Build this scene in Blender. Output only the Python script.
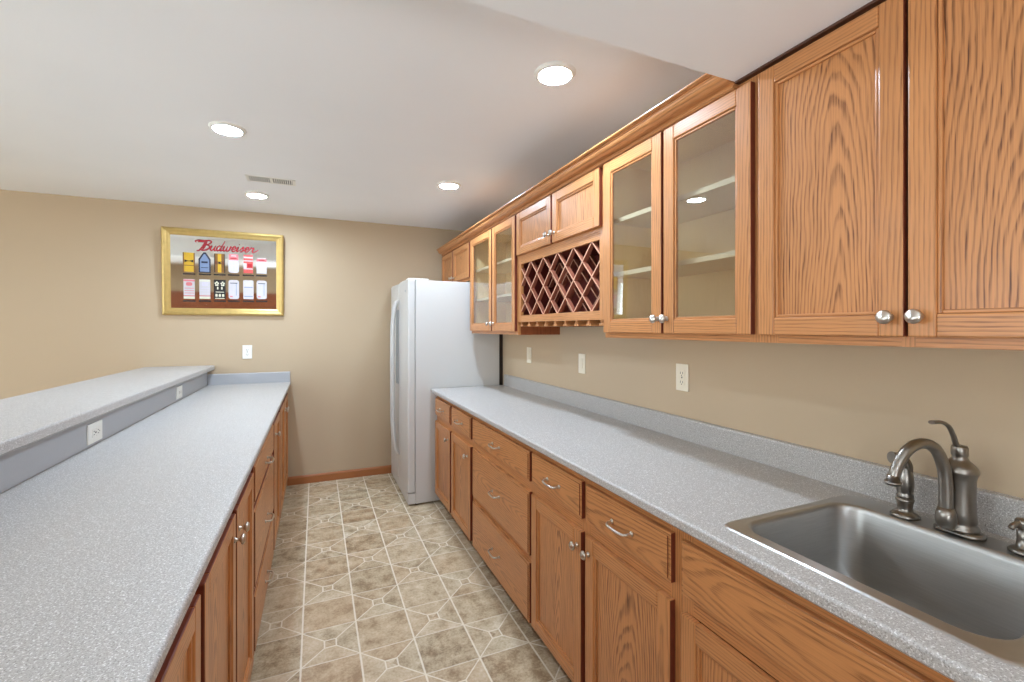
import bpy, bmesh, math, random
from mathutils import Vector, Matrix

# ------------------------------------------------------------------ camera, world, exposure
for o in list(bpy.data.objects):
    bpy.data.objects.remove(o)
S = bpy.context.scene
COL = S.collection
cam_d = bpy.data.cameras.new('camera')
cam = bpy.data.objects.new('camera', cam_d)
COL.objects.link(cam)
cam.location = (0, 0, 1.40)
cam.rotation_euler = (math.radians(90), 0, -math.radians(23.443))
cam_d.sensor_width = 36
cam_d.lens = 452 / 1024 * 36
cam_d.shift_y = -12.5 / 1024
cam_d.clip_start = 0.02
S.camera = cam

world = bpy.data.worlds.new('world')
S.world = world
world.use_nodes = True
world.node_tree.nodes['Background'].inputs[0].default_value = (0.80, 0.90, 1.0, 1)
world.node_tree.nodes['Background'].inputs[1].default_value = 7.0

S.view_settings.view_transform = 'Standard'
S.view_settings.look = 'None'
S.view_settings.gamma = 1
S.view_settings.use_curve_mapping = False
S.view_settings.exposure = 0.21
S.cycles.use_denoising = True
S.cycles.max_bounces = 12
S.cycles.diffuse_bounces = 8
S.cycles.glossy_bounces = 6
S.cycles.transparent_max_bounces = 16
S.cycles.sample_clamp_indirect = 8.0

LAMP = 300.0            # radiance of the ceiling lamp lenses
LAMP_COL = (0.79, 0.965, 1.17)

CEIL = 2.412
def fill_light(name, loc, rot, size, power, col=(0.88, 0.97, 1.04)):
    d = bpy.data.lights.new(name, 'AREA'); d.energy = power; d.size = size; d.color = col
    o = bpy.data.objects.new(name, d); COL.objects.link(o)
    o.location = loc; o.rotation_euler = [math.radians(a) for a in rot]
    return o
# added unseen fill lights, behind the viewer and in the open room, tilted upward
fill_light('added_fill_light', (-3.7, -1.2, 1.15), (135, 0, -35), 1.0, 25)
fill_light('added_fill_light', (-2.7, .9, 1.75), (0, -106, 30), .9, 9)
fill_light('added_fill_light', (-.30, -1.3, 1.0), (165, 0, 0), .8, 33)
WALL_X = 1.475         # right wall
BACK_Y = 4.50          # end wall
LEFT_X = -4.6
REAR_Y = -3.4

# ------------------------------------------------------------------ node helpers
class NT:
    def __init__(self, name):
        self.m = bpy.data.materials.new(name)
        self.m.use_nodes = True
        self.t = self.m.node_tree
        self.b = self.t.nodes['Principled BSDF']
    def n(self, typ, **kw):
        nd = self.t.nodes.new(typ)
        for k, v in kw.items():
            setattr(nd, k, v)
        return nd
    def put(self, sock, v):
        if isinstance(v, bpy.types.NodeSocket):
            self.t.links.new(v, sock)
        else:
            sock.default_value = v
    def math(self, op, a, b=0.0, c=0.0):
        nd = self.n('ShaderNodeMath', operation=op)
        for i, v in enumerate((a, b, c)):
            self.put(nd.inputs[i], v)
        return nd.outputs[0]
    def mix(self, f, a, b):
        nd = self.n('ShaderNodeMix', data_type='RGBA')
        self.put(nd.inputs[0], f); self.put(nd.inputs[6], a); self.put(nd.inputs[7], b)
        return nd.outputs[2]
    def noise(self, vec, scale, detail=2.0, rough=0.5):
        nd = self.n('ShaderNodeTexNoise')
        self.put(nd.inputs['Vector'], vec); nd.inputs['Scale'].default_value = scale
        nd.inputs['Detail'].default_value = detail; nd.inputs['Roughness'].default_value = rough
        return nd.outputs[0]
    def comb(self, x, y, z):
        nd = self.n('ShaderNodeCombineXYZ')
        for i, v in enumerate((x, y, z)):
            self.put(nd.inputs[i], v)
        return nd.outputs[0]
    def sep(self, vec):
        nd = self.n('ShaderNodeSeparateXYZ'); self.put(nd.inputs[0], vec)
        return nd.outputs
    def obj(self):
        return self.n('ShaderNodeTexCoord').outputs['Object']
    def ramp(self, f, stops):
        nd = self.n('ShaderNodeValToRGB'); self.put(nd.inputs[0], f)
        cr = nd.color_ramp
        while len(cr.elements) < len(stops):
            cr.elements.new(0.5)
        for e, (p, c) in zip(cr.elements, stops):
            e.position = p
            e.color = (c, c, c, 1) if not isinstance(c, (tuple, list)) else (*c, 1)
        return nd.outputs[0]
    def smooth(self, f, lo, hi):
        nd = self.n('ShaderNodeMapRange', interpolation_type='SMOOTHSTEP')
        self.put(nd.inputs[0], f); nd.inputs[1].default_value = lo; nd.inputs[2].default_value = hi
        return nd.outputs[0]
    def bump(self, h, strength, dist):
        nd = self.n('ShaderNodeBump'); self.put(nd.inputs['Height'], h)
        nd.inputs['Strength'].default_value = strength; nd.inputs['Distance'].default_value = dist
        self.t.links.new(nd.outputs[0], self.b.inputs['Normal'])
    def set(self, color=None, rough=None, metal=None, spec=None, coat=None):
        if color is not None:
            self.put(self.b.inputs['Base Color'], color if isinstance(color, bpy.types.NodeSocket) else (*color, 1))
        if rough is not None: self.put(self.b.inputs['Roughness'], rough)
        if metal is not None: self.b.inputs['Metallic'].default_value = metal
        if spec is not None: self.b.inputs['Specular IOR Level'].default_value = spec
        if coat is not None:
            self.b.inputs['Coat Weight'].default_value = coat
            self.b.inputs['Coat Roughness'].default_value = 0.2
        return self.m

def rgb(*c):            # sRGB 0-255 -> linear
    return tuple(((v / 255) / 12.92 if v / 255 < 0.04045 else ((v / 255 + 0.055) / 1.055) ** 2.4) for v in c)

def plain(name, color, rough=0.5, metal=0.0, vary=0.04, scale=30, spec=0.5, bump=0.0):
    k = NT(name)
    nz = k.noise(k.obj(), scale, 3)
    c2 = tuple(max(0, v * (1 - vary)) for v in color)
    c1 = tuple(min(1, v * (1 + vary)) for v in color)
    k.set(k.mix(nz, (*c2, 1), (*c1, 1)), rough, metal, spec)
    if bump: k.bump(nz, bump, 0.002)
    return k.m

def oak(name, light, dark, horiz=False, offset=0.0, contrast=0.62, pitch=0.0085, wave=0.03, slope=0.12):
    k = NT(name)
    x, y, z = k.sep(k.obj())
    al, ac = (y, z) if horiz else (z, y)
    oi = k.n('ShaderNodeObjectInfo').outputs['Random']
    w = k.math('MULTIPLY', oi, 37.0)
    v1 = k.comb(k.math('ADD', k.math('MULTIPLY', ac, 5.0), w), k.math('MULTIPLY', al, 1.6), k.math('ADD', k.math('MULTIPLY', x, 3.0), w))
    n1 = k.math('SUBTRACT', k.noise(v1, 1.0, 2), 0.5)
    v2 = k.comb(k.math('ADD', k.math('MULTIPLY', ac, 55.0), w), k.math('MULTIPLY', al, 9.0), k.math('MULTIPLY', x, 30.0))
    n2 = k.math('SUBTRACT', k.noise(v2, 1.0, 3), 0.5)
    A = k.math('ADD', ac, k.math('MULTIPLY_ADD', k.math('SUBTRACT', oi, 0.5), 0.08, offset))
    A = k.math('ADD', A, k.math('MULTIPLY', n1, wave))
    B = k.math('ADD', k.math('MULTIPLY', al, slope), k.math('ADD', 0.045, k.math('MULTIPLY', n1, wave * 1.8)))
    r = k.math('SQRT', k.math('ADD', k.math('MULTIPLY', A, A), k.math('MULTIPLY', B, B)))
    t = k.math('FRACT', k.math('ADD', k.math('MULTIPLY', k.math('ADD', r, k.math('MULTIPLY', n2, 0.009)), 1.0 / pitch), w))
    ring = k.ramp(t, [(0.0, 0.25), (0.12, 0.0), (0.50, 0.10), (0.72, 0.85), (0.90, 1.0), (1.0, 0.25)])
    v3 = k.comb(k.math('MULTIPLY', ac, 420.0), k.math('MULTIPLY', al, 9.0), k.math('MULTIPLY', x, 300.0))
    pores = k.ramp(k.noise(v3, 1.0, 2), [(0.40, 0.0), (0.68, 1.0)])
    patch = k.math('MULTIPLY_ADD', k.noise(k.comb(k.math('MULTIPLY', ac, 22.0), k.math('MULTIPLY', al, 2.5), w), 1.0, 2), 1.5, 0.2)
    f = k.math('MULTIPLY', k.math('MULTIPLY', ring, patch), k.math('MULTIPLY_ADD', pores, 0.7, 0.4))
    f = k.math('MULTIPLY_ADD', pores, 0.22, f)
    f = k.math('MULTIPLY', f, contrast)
    f = k.math('ADD', f, k.math('MULTIPLY', n1, 0.25))
    f.node.use_clamp = True
    c = k.mix(f, (*light, 1), (*dark, 1))
    k.set(c, 0.40, 0, 0.34, 0.22)
    k.bump(f, 0.12, -0.0006)
    return k.m

OL, OD = rgb(203, 140, 86), rgb(84, 41, 21)
M = {}
M['oak_panel'] = oak('oak_panel', OL, OD, contrast=.72, slope=.09, wave=.042)
M['oak_stile'] = oak('oak_stile', OL, OD, offset=0.2, contrast=0.5, wave=.012, slope=.03)
M['oak_rail'] = oak('oak_rail', OL, OD, True, offset=0.2, contrast=0.5, wave=.012, slope=.03)
M['oak_drawer'] = oak('oak_drawer', OL, OD, True, offset=0.03, contrast=0.55, slope=.08)
M['oak_edge_shade'] = plain('shade_darkened_edge', rgb(112, 50, 32), 0.4, vary=.1, scale=40)  # maroon that paints shade onto the door and drawer edges
M['oak_side'] = oak('oak_side', rgb(165, 92, 52), rgb(96, 44, 22), False, 0.1, 0.5)  # browner than the doors; the side panels' shade is put into the stain
M['maple'] = oak('maple_interior', rgb(240, 214, 166), rgb(214, 178, 124), False, 0.12, 0.35)
M['shelf'] = plain('shelf_edge', rgb(226, 206, 172), 0.45, scale=12)
M['lattice'] = plain('pinkish_lattice_wood', rgb(216, 162, 132), 0.5, vary=.08, scale=40)
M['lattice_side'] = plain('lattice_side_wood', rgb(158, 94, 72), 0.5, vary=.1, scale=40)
M['rack_shade'] = plain('shaded_rack_interior', rgb(104, 38, 30), 0.5, vary=0.15, scale=18)  # reddish stain, darkened to paint the shade inside the wine rack
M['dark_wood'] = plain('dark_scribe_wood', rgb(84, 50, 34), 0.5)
M['gap_shade'] = plain('near_black_gap_shade', rgb(40, 28, 24), 0.6)  # near-black that paints the shade of the fridge gap and stemware rack
M['base_wood'] = oak('baseboard_wood', rgb(176, 112, 66), rgb(120, 64, 34), True, 0.2, 0.4)

def wall_mat(name, col, bs):
    k = NT(name)
    p = k.obj()
    nz = k.noise(p, 1.4, 2)
    k.set(k.mix(nz, (*[v * 0.96 for v in col], 1), (*[v * 1.04 for v in col], 1)), 0.75, 0, 0.25)
    k.bump(k.noise(p, 170, 3), bs, 0.002)
    return k.m
M['wall'] = wall_mat('beige_wall_paint', rgb(195, 174, 146), 0.12)
M['ceiling'] = wall_mat('white_ceiling_texture', rgb(244, 245, 246), 0.25)

def laminate():
    k = NT('speckled_grey_laminate')
    p = k.obj()
    a = k.ramp(k.noise(p, 330, 2, 0.6), [(0.36, 1.0), (0.47, 0.0)])
    b = k.ramp(k.noise(k.comb(*[k.math('ADD', s, 7.3) for s in k.sep(p)]), 300, 2, 0.6), [(0.55, 0.0), (0.66, 1.0)])
    big = k.noise(p, 60, 3)
    base = k.mix(big, (*rgb(173, 169, 164), 1), (*rgb(185, 181, 177), 1))
    c = k.mix(k.math('MULTIPLY', a, 0.75), base, (*rgb(128, 123, 118), 1))
    c = k.mix(k.math('MULTIPLY', b, 0.8), c, (*rgb(236, 235, 233), 1))
    k.set(c, 0.42, 0, 0.4)
    return k.m
M['laminate'] = laminate()
M['laminate_grey'] = plain('plain_grey_laminate', rgb(176, 177, 180), 0.5, vary=0.06, scale=200)

def vinyl_floor():
    k = NT('vinyl_stone_tile')
    P = 0.2325
    co = k.obj()
    x, y, z = k.sep(co)
    u = k.math('DIVIDE', k.math('ADD', x, 0.0575), P)
    v = k.math('DIVIDE', k.math('SUBTRACT', y, 2.05), P)
    iu, iv = k.math('FLOOR', u), k.math('FLOOR', v)
    fu, fv = k.math('SUBTRACT', u, iu), k.math('SUBTRACT', v, iv)
    par = k.math('FLOORED_MODULO', k.math('ADD', iu, iv), 2.0)          # 0: crossed cell, 1: plain tile
    even = k.math('SUBTRACT', 1.0, par)
    d1 = k.math('SUBTRACT', fu, fv)
    d2 = k.math('SUBTRACT', k.math('ADD', fu, fv), 1.0)
    ad = k.math('MULTIPLY', k.math('MINIMUM', k.math('ABSOLUTE', d1), k.math('ABSOLUTE', d2)), 0.7071)
    cx = k.math('ABSOLUTE', k.math('SUBTRACT', fu, 0.5)); cy = k.math('ABSOLUTE', k.math('SUBTRACT', fv, 0.5))
    q = k.math('MAXIMUM', cx, cy)
    inner = k.math('LESS_THAN', q, 0.105)
    # grout distances (in cell units)
    gu = k.math('MINIMUM', fu, k.math('SUBTRACT', 1.0, fu))
    gv = k.math('MINIMUM', fv, k.math('SUBTRACT', 1.0, fv))
    wob = k.math('MULTIPLY', k.math('SUBTRACT', k.noise(co, 45, 2), 0.5), 0.012)
    line_u = k.math('SUBTRACT', 1.0, k.smooth(k.math('ADD', gu, wob), 0.010, 0.022))
    line_v = k.math('SUBTRACT', 1.0, k.smooth(k.math('ADD', gv, wob), 0.006, 0.018))
    line_d = k.math('SUBTRACT', 1.0, k.smooth(k.math('ADD', ad, wob), 0.005, 0.017))
    line_d = k.math('MULTIPLY', k.math('MULTIPLY', line_d, even), k.math('SUBTRACT', 1.0, inner))
    line_q = k.math('MULTIPLY', k.math('SUBTRACT', 1.0, k.smooth(k.math('ABSOLUTE', k.math('SUBTRACT', q, 0.105)), 0.006, 0.02)), even)
    line = k.math('MAXIMUM', k.math('MAXIMUM', line_u, k.math('MULTIPLY', line_v, 0.75)), k.math('MAXIMUM', line_d, line_q))
    # region id
    s1, s2 = k.math('GREATER_THAN', d1, 0.0), k.math('GREATER_THAN', d2, 0.0)
    tri = k.math('ADD', s1, k.math('MULTIPLY', s2, 2.0))
    reg = k.math('MULTIPLY', even, k.math('ADD', 1.0, k.math('ADD', tri, k.math('MULTIPLY', inner, 5.0))))
    wn = k.n('ShaderNodeTexWhiteNoise', noise_dimensions='3D')
    k.put(wn.inputs['Vector'], k.comb(iu, iv, reg))
    rv = wn.outputs['Value']
    tone = k.math('ADD', k.math('MULTIPLY', rv, 0.75), k.math('MULTIPLY', par, -0.25))
    shift = k.math('MULTIPLY', rv, 31.0)
    cv = k.comb(k.math('ADD', x, shift), k.math('ADD', y, k.math('MULTIPLY', shift, 1.7)), 0.0)
    cloud = k.noise(cv, 13, 5, 0.65)
    fine = k.noise(cv, 90, 4, 0.7)
    f = k.math('ADD', k.math('MULTIPLY', cloud, 1.9), k.math('MULTIPLY', k.math('SUBTRACT', fine, 0.5), 1.1))
    f = k.math('ADD', k.math('SUBTRACT', f, 0.66), k.math('MULTIPLY', tone, 0.34))
    c = k.ramp(f, [(0.0, rgb(138, 117, 89)), (0.30, rgb(180, 162, 132)), (0.6, rgb(201, 186, 157)), (1.0, rgb(223, 213, 192))])
    hue = k.math('FRACT', k.math('MULTIPLY', rv, 7.7))
    c = k.mix(k.math('MULTIPLY', hue, 0.30), c, (*rgb(196, 158, 118), 1))
    c = k.mix(k.math('MULTIPLY', line, 0.85), c, (*rgb(232, 224, 206), 1))
    k.set(c, 0.42, 0, 0.4)
    k.bump(k.math('SUBTRACT', k.math('MULTIPLY', fine, 0.3), line), 0.15, 0.001)
    return k.m
M['floor'] = vinyl_floor()

M['white_enamel'] = plain('white_enamel', rgb(204, 202, 198), 0.35, vary=0.01, scale=400, bump=0.03)
M['white_plastic'] = plain('white_plastic', rgb(240, 238, 230), 0.4, vary=0.01)
M['ivory_plastic'] = plain('ivory_plastic', rgb(236, 226, 204), 0.4, vary=0.02)
M['slot_dark'] = plain('dark_slot', rgb(60, 56, 50), 0.6)
M['black'] = plain('black_rubber', rgb(24, 24, 26), 0.7)
M['grey_plastic'] = plain('grey_recess', rgb(168, 174, 178), 0.45)
M['vent_dark'] = plain('vent_backing', rgb(120, 120, 120), 0.7)
M['nickel'] = plain('satin_nickel', rgb(206, 200, 190), 0.28, 1.0, 0.05, 60)
M['pewter'] = plain('brushed_pewter', rgb(150, 144, 136), 0.30, 1.0, 0.08, 80)
M['gold'] = plain('gold_frame', rgb(200, 170, 104), 0.38, 0.6, 0.16, 25)

def steel():
    k = NT('brushed_stainless')
    x, y, z = k.sep(k.obj())
    nz = k.noise(k.comb(k.math('MULTIPLY', x, 14.0), k.math('MULTIPLY', y, 14.0), k.math('MULTIPLY', z, 420.0)), 1.0, 3)
    k.set(k.mix(nz, (*rgb(176, 174, 170), 1), (*rgb(202, 200, 197), 1)), k.math('MULTIPLY_ADD', nz, 0.10, 0.29), 1.0)
    k.bump(nz, 0.10, 0.0006)
    k.b.inputs['Anisotropic'].default_value = 0.6
    k.b.inputs['Anisotropic Rotation'].default_value = 0.25
    tg = k.n('ShaderNodeTangent', direction_type='RADIAL', axis='Z')
    k.t.links.new(tg.outputs[0], k.b.inputs['Tangent'])
    return k.m
M['steel'] = steel()

def glass():
    k = NT('clear_pane_glass')
    k.t.nodes.remove(k.b)
    out = next(n for n in k.t.nodes if n.type == 'OUTPUT_MATERIAL')
    tr = k.n('ShaderNodeBsdfTransparent'); tr.inputs[0].default_value = (0.95, 0.97, 0.96, 1)
    gl = k.n('ShaderNodeBsdfGlossy'); gl.inputs['Roughness'].default_value = 0.01
    fr = k.n('ShaderNodeFresnel'); fr.inputs[0].default_value = 3.2
    bf = k.n('ShaderNodeNewGeometry').outputs['Backfacing']
    mx = k.n('ShaderNodeMixShader')
    k.t.links.new(k.math('MULTIPLY', fr.outputs[0], k.math('SUBTRACT', 1.0, bf)), mx.inputs[0]); k.t.links.new(tr.outputs[0], mx.inputs[1]); k.t.links.new(gl.outputs[0], mx.inputs[2])
    k.t.links.new(mx.outputs[0], out.inputs[0])
    return k.m
M['glass'] = glass()
M['mirror'] = plain('silvered_mirror', (0.86, 0.87, 0.85), 0.04, 1.0, 0.01)

def lens():
    k = NT('glowing_lamp_lens')
    k.set((0.9, 0.9, 0.9), 0.4)
    k.b.inputs['Emission Color'].default_value = (*LAMP_COL, 1)
    k.b.inputs['Emission Strength'].default_value = LAMP
    return k.m
M['lens'] = lens()

# ------------------------------------------------------------------ mesh helpers
ORG = {}                # world origin of every object (nothing is rotated at root level)

class MB:
    def __init__(self): self.bm = bmesh.new()
    def box(self, x0, x1, y0, y1, z0, z1, mi=0):
        if x0 > x1: x0, x1 = x1, x0
        if y0 > y1: y0, y1 = y1, y0
        vs = [self.bm.verts.new((x, y, z)) for x in (x0, x1) for y in (y0, y1) for z in (z0, z1)]
        for q in ((0, 1, 3, 2), (4, 6, 7, 5), (0, 4, 5, 1), (2, 3, 7, 6), (0, 2, 6, 4), (1, 5, 7, 3)):
            f = self.bm.faces.new([vs[i] for i in q]); f.material_index = mi
        return self
    def prism(self, poly, axis, a, b, mi=0, smooth=False):
        """poly: list of 2-D points; axis 'x': points are (y,z); 'y': (x,z); 'z': (x,y)"""
        def P(p, t):
            return {'x': (t, p[0], p[1]), 'y': (p[0], t, p[1]), 'z': (p[0], p[1], t)}[axis]
        v0 = [self.bm.verts.new(P(p, a)) for p in poly]; v1 = [self.bm.verts.new(P(p, b)) for p in poly]
        n = len(poly)
        for vs in (v0, v1):
            f = self.bm.faces.new(vs); f.material_index = mi
        for i in range(n):
            f = self.bm.faces.new((v0[i], v0[(i + 1) % n], v1[(i + 1) % n], v1[i])); f.material_index = mi; f.smooth = smooth
        return self
    def loft(self, rings, mi=0, cap0=True, cap1=True, smooth=True, closed=True):
        R = [[self.bm.verts.new(p) for p in r] for r in rings]
        n = len(R[0])
        for a, b in zip(R, R[1:]):
            for i in range(n if closed else n - 1):
                f = self.bm.faces.new((a[i], a[(i + 1) % n], b[(i + 1) % n], b[i])); f.material_index = mi; f.smooth = smooth
        if cap0: self.bm.faces.new(R[0]).material_index = mi
        if cap1: self.bm.faces.new(R[-1]).material_index = mi
        return self
    def edge_mat(self, mi, ys, ztop=None):
        for f in self.bm.faces:
            c = f.calc_center_median()
            if ztop and all(abs(v.co.z - ztop) < 1e-6 for v in f.verts): f.material_index = mi
            if all(abs(v.co.y - f.verts[0].co.y) < 1e-6 for v in f.verts) and any(abs(c.y - y) < 1e-5 for y in ys):
                f.material_index = mi
        return self
    def lathe(self, prof, c, axis='z', seg=24, mi=0):
        rings = []
        for r, h in prof:
            ring = []
            for i in range(seg):
                a = 2 * math.pi * i / seg
                p, q = r * math.cos(a), r * math.sin(a)
                ring.append({'z': (c[0] + p, c[1] + q, c[2] + h), 'x': (c[0] + h, c[1] + p, c[2] + q), 'y': (c[0] + p, c[1] + h, c[2] + q)}[axis])
            rings.append(ring)
        return self.loft(rings, mi)
    def tube(self, pts, rad, seg=12, mi=0, flat=1.0):
        pts = [Vector(p) for p in pts]
        n = len(pts)
        rads = rad if isinstance(rad, (list, tuple)) else [rad] * n
        rings = []
        up = Vector((0, 0, 1))
        prev = None
        for i, p in enumerate(pts):
            t = (pts[min(i + 1, n - 1)] - pts[max(i - 1, 0)]).normalized()
            if prev is None:
                s = t.cross(up)
                if s.length < 0.1: s = t.cross(Vector((0, 1, 0)))
            else:
                s = prev - t * prev.dot(t)
            s.normalize(); prev = s
            w = s.cross(t)
            rings.append([tuple(p + s * (rads[i] * math.cos(2 * math.pi * j / seg)) + w * (flat * rads[i] * math.sin(2 * math.pi * j / seg))) for j in range(seg)])
        return self.loft(rings, mi)
    def build(self, name, mats, parent=None, bevel=0.0, origin=None, seg=2):
        bm = self.bm
        bmesh.ops.recalc_face_normals(bm, faces=bm.faces)
        if origin is None:
            xs = [v.co for v in bm.verts]
            lo = Vector([min(v[i] for v in xs) for i in range(3)]); hi = Vector([max(v[i] for v in xs) for i in range(3)])
            origin = (lo + hi) / 2
            if parent is None: origin.z = lo.z
        origin = Vector(origin)
        bmesh.ops.translate(bm, vec=-origin, verts=bm.verts)
        me = bpy.data.meshes.new(name)
        bm.to_mesh(me); bm.free()
        for m in (mats if isinstance(mats, (list, tuple)) else [mats]):
            me.materials.append(M[m])
        o = bpy.data.objects.new(name, me)
        COL.objects.link(o)
        ORG[o.name] = origin
        if parent is not None:
            o.parent = parent
            o.location = origin - ORG[parent.name]
        else:
            o.location = origin
        if bevel:
            md = o.modifiers.new('edges', 'BEVEL'); md.width = bevel; md.segments = seg; md.limit_method = 'ANGLE'; md.angle_limit = math.radians(50)
        return o

def tag(o, label, cat, group=None):
    o['label'] = label; o['category'] = cat
    if group: o['group'] = group
    return o
def thing(name, loc, label, cat, group=None):
    o = bpy.data.objects.new(name, None); COL.objects.link(o)
    o.location = loc; o.empty_display_size = 0.1
    ORG[o.name] = Vector(loc)
    return tag(o, label, cat, group)
def struct(o):
    o['kind'] = 'structure'; return o
def copy_thing(o, dx, label, parent=None):
    c = o.copy(); COL.objects.link(c)
    ORG[c.name] = ORG[o.name] + Vector(dx) if parent is None else ORG[o.name]
    if parent is None:
        c.location = o.location + Vector(dx); c['label'] = label
    else:
        c.parent = parent
    for ch in list(o.children):
        copy_thing(ch, dx, None, c)
    return c
def catmull(pts, k=8):
    P = [Vector(p) for p in pts]
    P = [P[0] * 2 - P[1]] + P + [P[-1] * 2 - P[-2]]
    out = []
    for i in range(1, len(P) - 2):
        for j in range(k):
            t = j / k
            a, b, c, d = P[i - 1], P[i], P[i + 1], P[i + 2]
            out.append(0.5 * ((2 * b) + (c - a) * t + (2 * a - 5 * b + 4 * c - d) * t * t + (3 * b - a - 3 * c + d) * t ** 3))
    out.append(P[-2])
    return out
def rrect(x0, x1, y0, y1, r, z, k=6):
    pts = []
    for cx, cy, a0 in ((x1 - r, y1 - r, 0), (x0 + r, y1 - r, 90), (x0 + r, y0 + r, 180), (x1 - r, y0 + r, 270)):
        for i in range(k + 1):
            a = math.radians(a0 + 90 * i / k)
            pts.append((cx + r * math.cos(a), cy + r * math.sin(a), z))
    return pts

# ------------------------------------------------------------------ room shell
O0 = (0, 0, 0)
struct(MB().box(LEFT_X - .1, WALL_X + .1, REAR_Y - .1, BACK_Y + .1, -0.08, 0).build('floor', 'floor', origin=O0))
struct(MB().box(LEFT_X - .1, WALL_X + .1, REAR_Y - .1, BACK_Y + .1, CEIL, CEIL + .08).build('ceiling', 'ceiling'))
struct(MB().box(LEFT_X - .1, WALL_X + .1, BACK_Y, BACK_Y + .1, 0, CEIL).build('wall_back', 'wall'))
struct(MB().box(WALL_X, WALL_X + .1, REAR_Y, BACK_Y, 0, CEIL).build('wall_right', 'wall'))
WY0, WY1, WZ0, WZ1 = -0.4, 3.4, 0.95, 2.15  # invented window opening, added so daylight enters from the left
b = MB()
b.box(LEFT_X - .1, LEFT_X, REAR_Y, WY0, 0, CEIL).box(LEFT_X - .1, LEFT_X, WY1, BACK_Y, 0, CEIL)
b.box(LEFT_X - .1, LEFT_X, WY0, WY1, 0, WZ0).box(LEFT_X - .1, LEFT_X, WY0, WY1, WZ1, CEIL)
struct(b.build('wall_left', 'wall'))
wf = MB()
for y in (WY0, (WY0 + WY1) / 2 - .03, WY1 - .06):
    wf.box(LEFT_X - .07, LEFT_X + .01, y, y + .06, WZ0, WZ1)
wf.box(LEFT_X - .07, LEFT_X + .01, WY0, WY1, WZ0, WZ0 + .06).box(LEFT_X - .07, LEFT_X + .01, WY0, WY1, WZ1 - .06, WZ1)
wn = struct(wf.build('added_window_1', 'white_plastic'))
MB().box(LEFT_X - .045, LEFT_X - .04, WY0 + .05, WY1 - .05, WZ0 + .05, WZ1 - .05).build('added_window_pane', 'glass', wn)
struct(MB().box(LEFT_X, WALL_X, REAR_Y - .1, REAR_Y, 0, CEIL).build('wall_rear', 'wall'))
struct(MB().box(LEFT_X, WALL_X, REAR_Y, REAR_Y + .02, .09, 1.5).box(LEFT_X, WALL_X, REAR_Y, REAR_Y + .035, 1.5, 1.53).box(LEFT_X, WALL_X, REAR_Y, REAR_Y + .03, 0, .09).build('added_trim_1', 'oak_side'))  # invented panelling, added to give the mirror something brown to reflect
# dropped soffit over the near end of the room
struct(MB().box(LEFT_X, WALL_X, REAR_Y, 0.978, 2.14, CEIL).build('ceiling_soffit', 'ceiling'))
struct(MB().prism([(4.5, 0), (4.484, 0), (4.484, .058), (4.488, .068), (4.494, .074), (4.5, .074)], 'x', -.235, 1.45).build('baseboard_back', 'base_wood'))
# knee wall carrying the raised bar
struct(MB().box(-1.10, -.845, -1.2, BACK_Y, 0, 1.0505).build('wall_bar', 'wall'))

# ------------------------------------------------------------------ ceiling lamps and vent
def ceiling_lamp(x, y, label):
    t = thing('recessed_ceiling_light', (x, y, CEIL - .012), label, 'ceiling light', 'round ceiling lights')
    MB().lathe([(.064, 0.012), (.064, 0.001), (.067, -.001), (.079, .006), (.083, .0118), (.083, 0.012)], (x, y, CEIL - .012), seg=40).build('trim_ring', 'white_plastic', t)
    MB().lathe([(.0, .0035), (.045, .0025), (.0635, .004), (.0635, .011), (0, .0115)], (x, y, CEIL - .012), seg=40).build('lens', 'lens', t)
    return t
L1 = ceiling_lamp(.87, 1.578, 'round white ceiling light nearest the wooden upper cabinets, largest of the four lights in view')
copy_thing(L1, (-.01, 1.52, 0), 'small round ceiling light beyond the wine rack, between the fridge and the air vent')
copy_thing(L1, (-1.28, 1.093, 0), 'round ceiling light over the left counter, on the near side of the air vent')
copy_thing(L1, (-1.28, 2.327, 0), 'round ceiling light over the left counter, just past the air vent by the end wall')
for x, y in ((-2.8, 2.6),):  # unseen lamp, added as fill for the open room
    copy_thing(L1, (x - .87, y - 1.578, 0), 'unseen ceiling light added as fill over the open room left of the bar')
def soffit_fill_lamp(x, y):  # unseen lamps behind the viewer, added as fill
    t = copy_thing(L1, (x - .87, y - 1.578, 2.14 - CEIL), 'unseen ceiling light added as fill in the low soffit behind the viewer')
for x, y in ((-.9, -1.6), (-2.8, -1.6)):
    soffit_fill_lamp(x, y)

vt = thing('air_vent', (-.28, 3.485, CEIL), 'white slotted air vent in the ceiling between two round lights', 'vent')
b = MB(); x0, x1, y0, y1, zt = -.43, -.13, 3.42, 3.555, CEIL
f_ = .0025
b.box(x0, x1, y0, y0 + .016, zt - f_, zt).box(x0, x1, y1 - .016, y1, zt - f_, zt).box(x0, x0 + .02, y0, y1, zt - f_, zt).box(x1 - .02, x1, y0, y1, zt - f_, zt)
b.box(-.290, -.270, y0, y1, zt - f_, zt)
b.build('frame', 'white_plastic', vt, .0008)
MB().box(x0 + .01, x1 - .01, y0 + .01, y1 - .01, zt - .0008, zt).build('backing', 'vent_dark', vt)
b = MB()
for i in range(20):
    x = x0 + .025 + i * .013
    if -.297 < x < -.268: continue
    b.box(x, x + .0055, y0 + .016, y1 - .016, zt - .0022, zt - .0004)
b.build('slats', 'white_plastic', vt)

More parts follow.
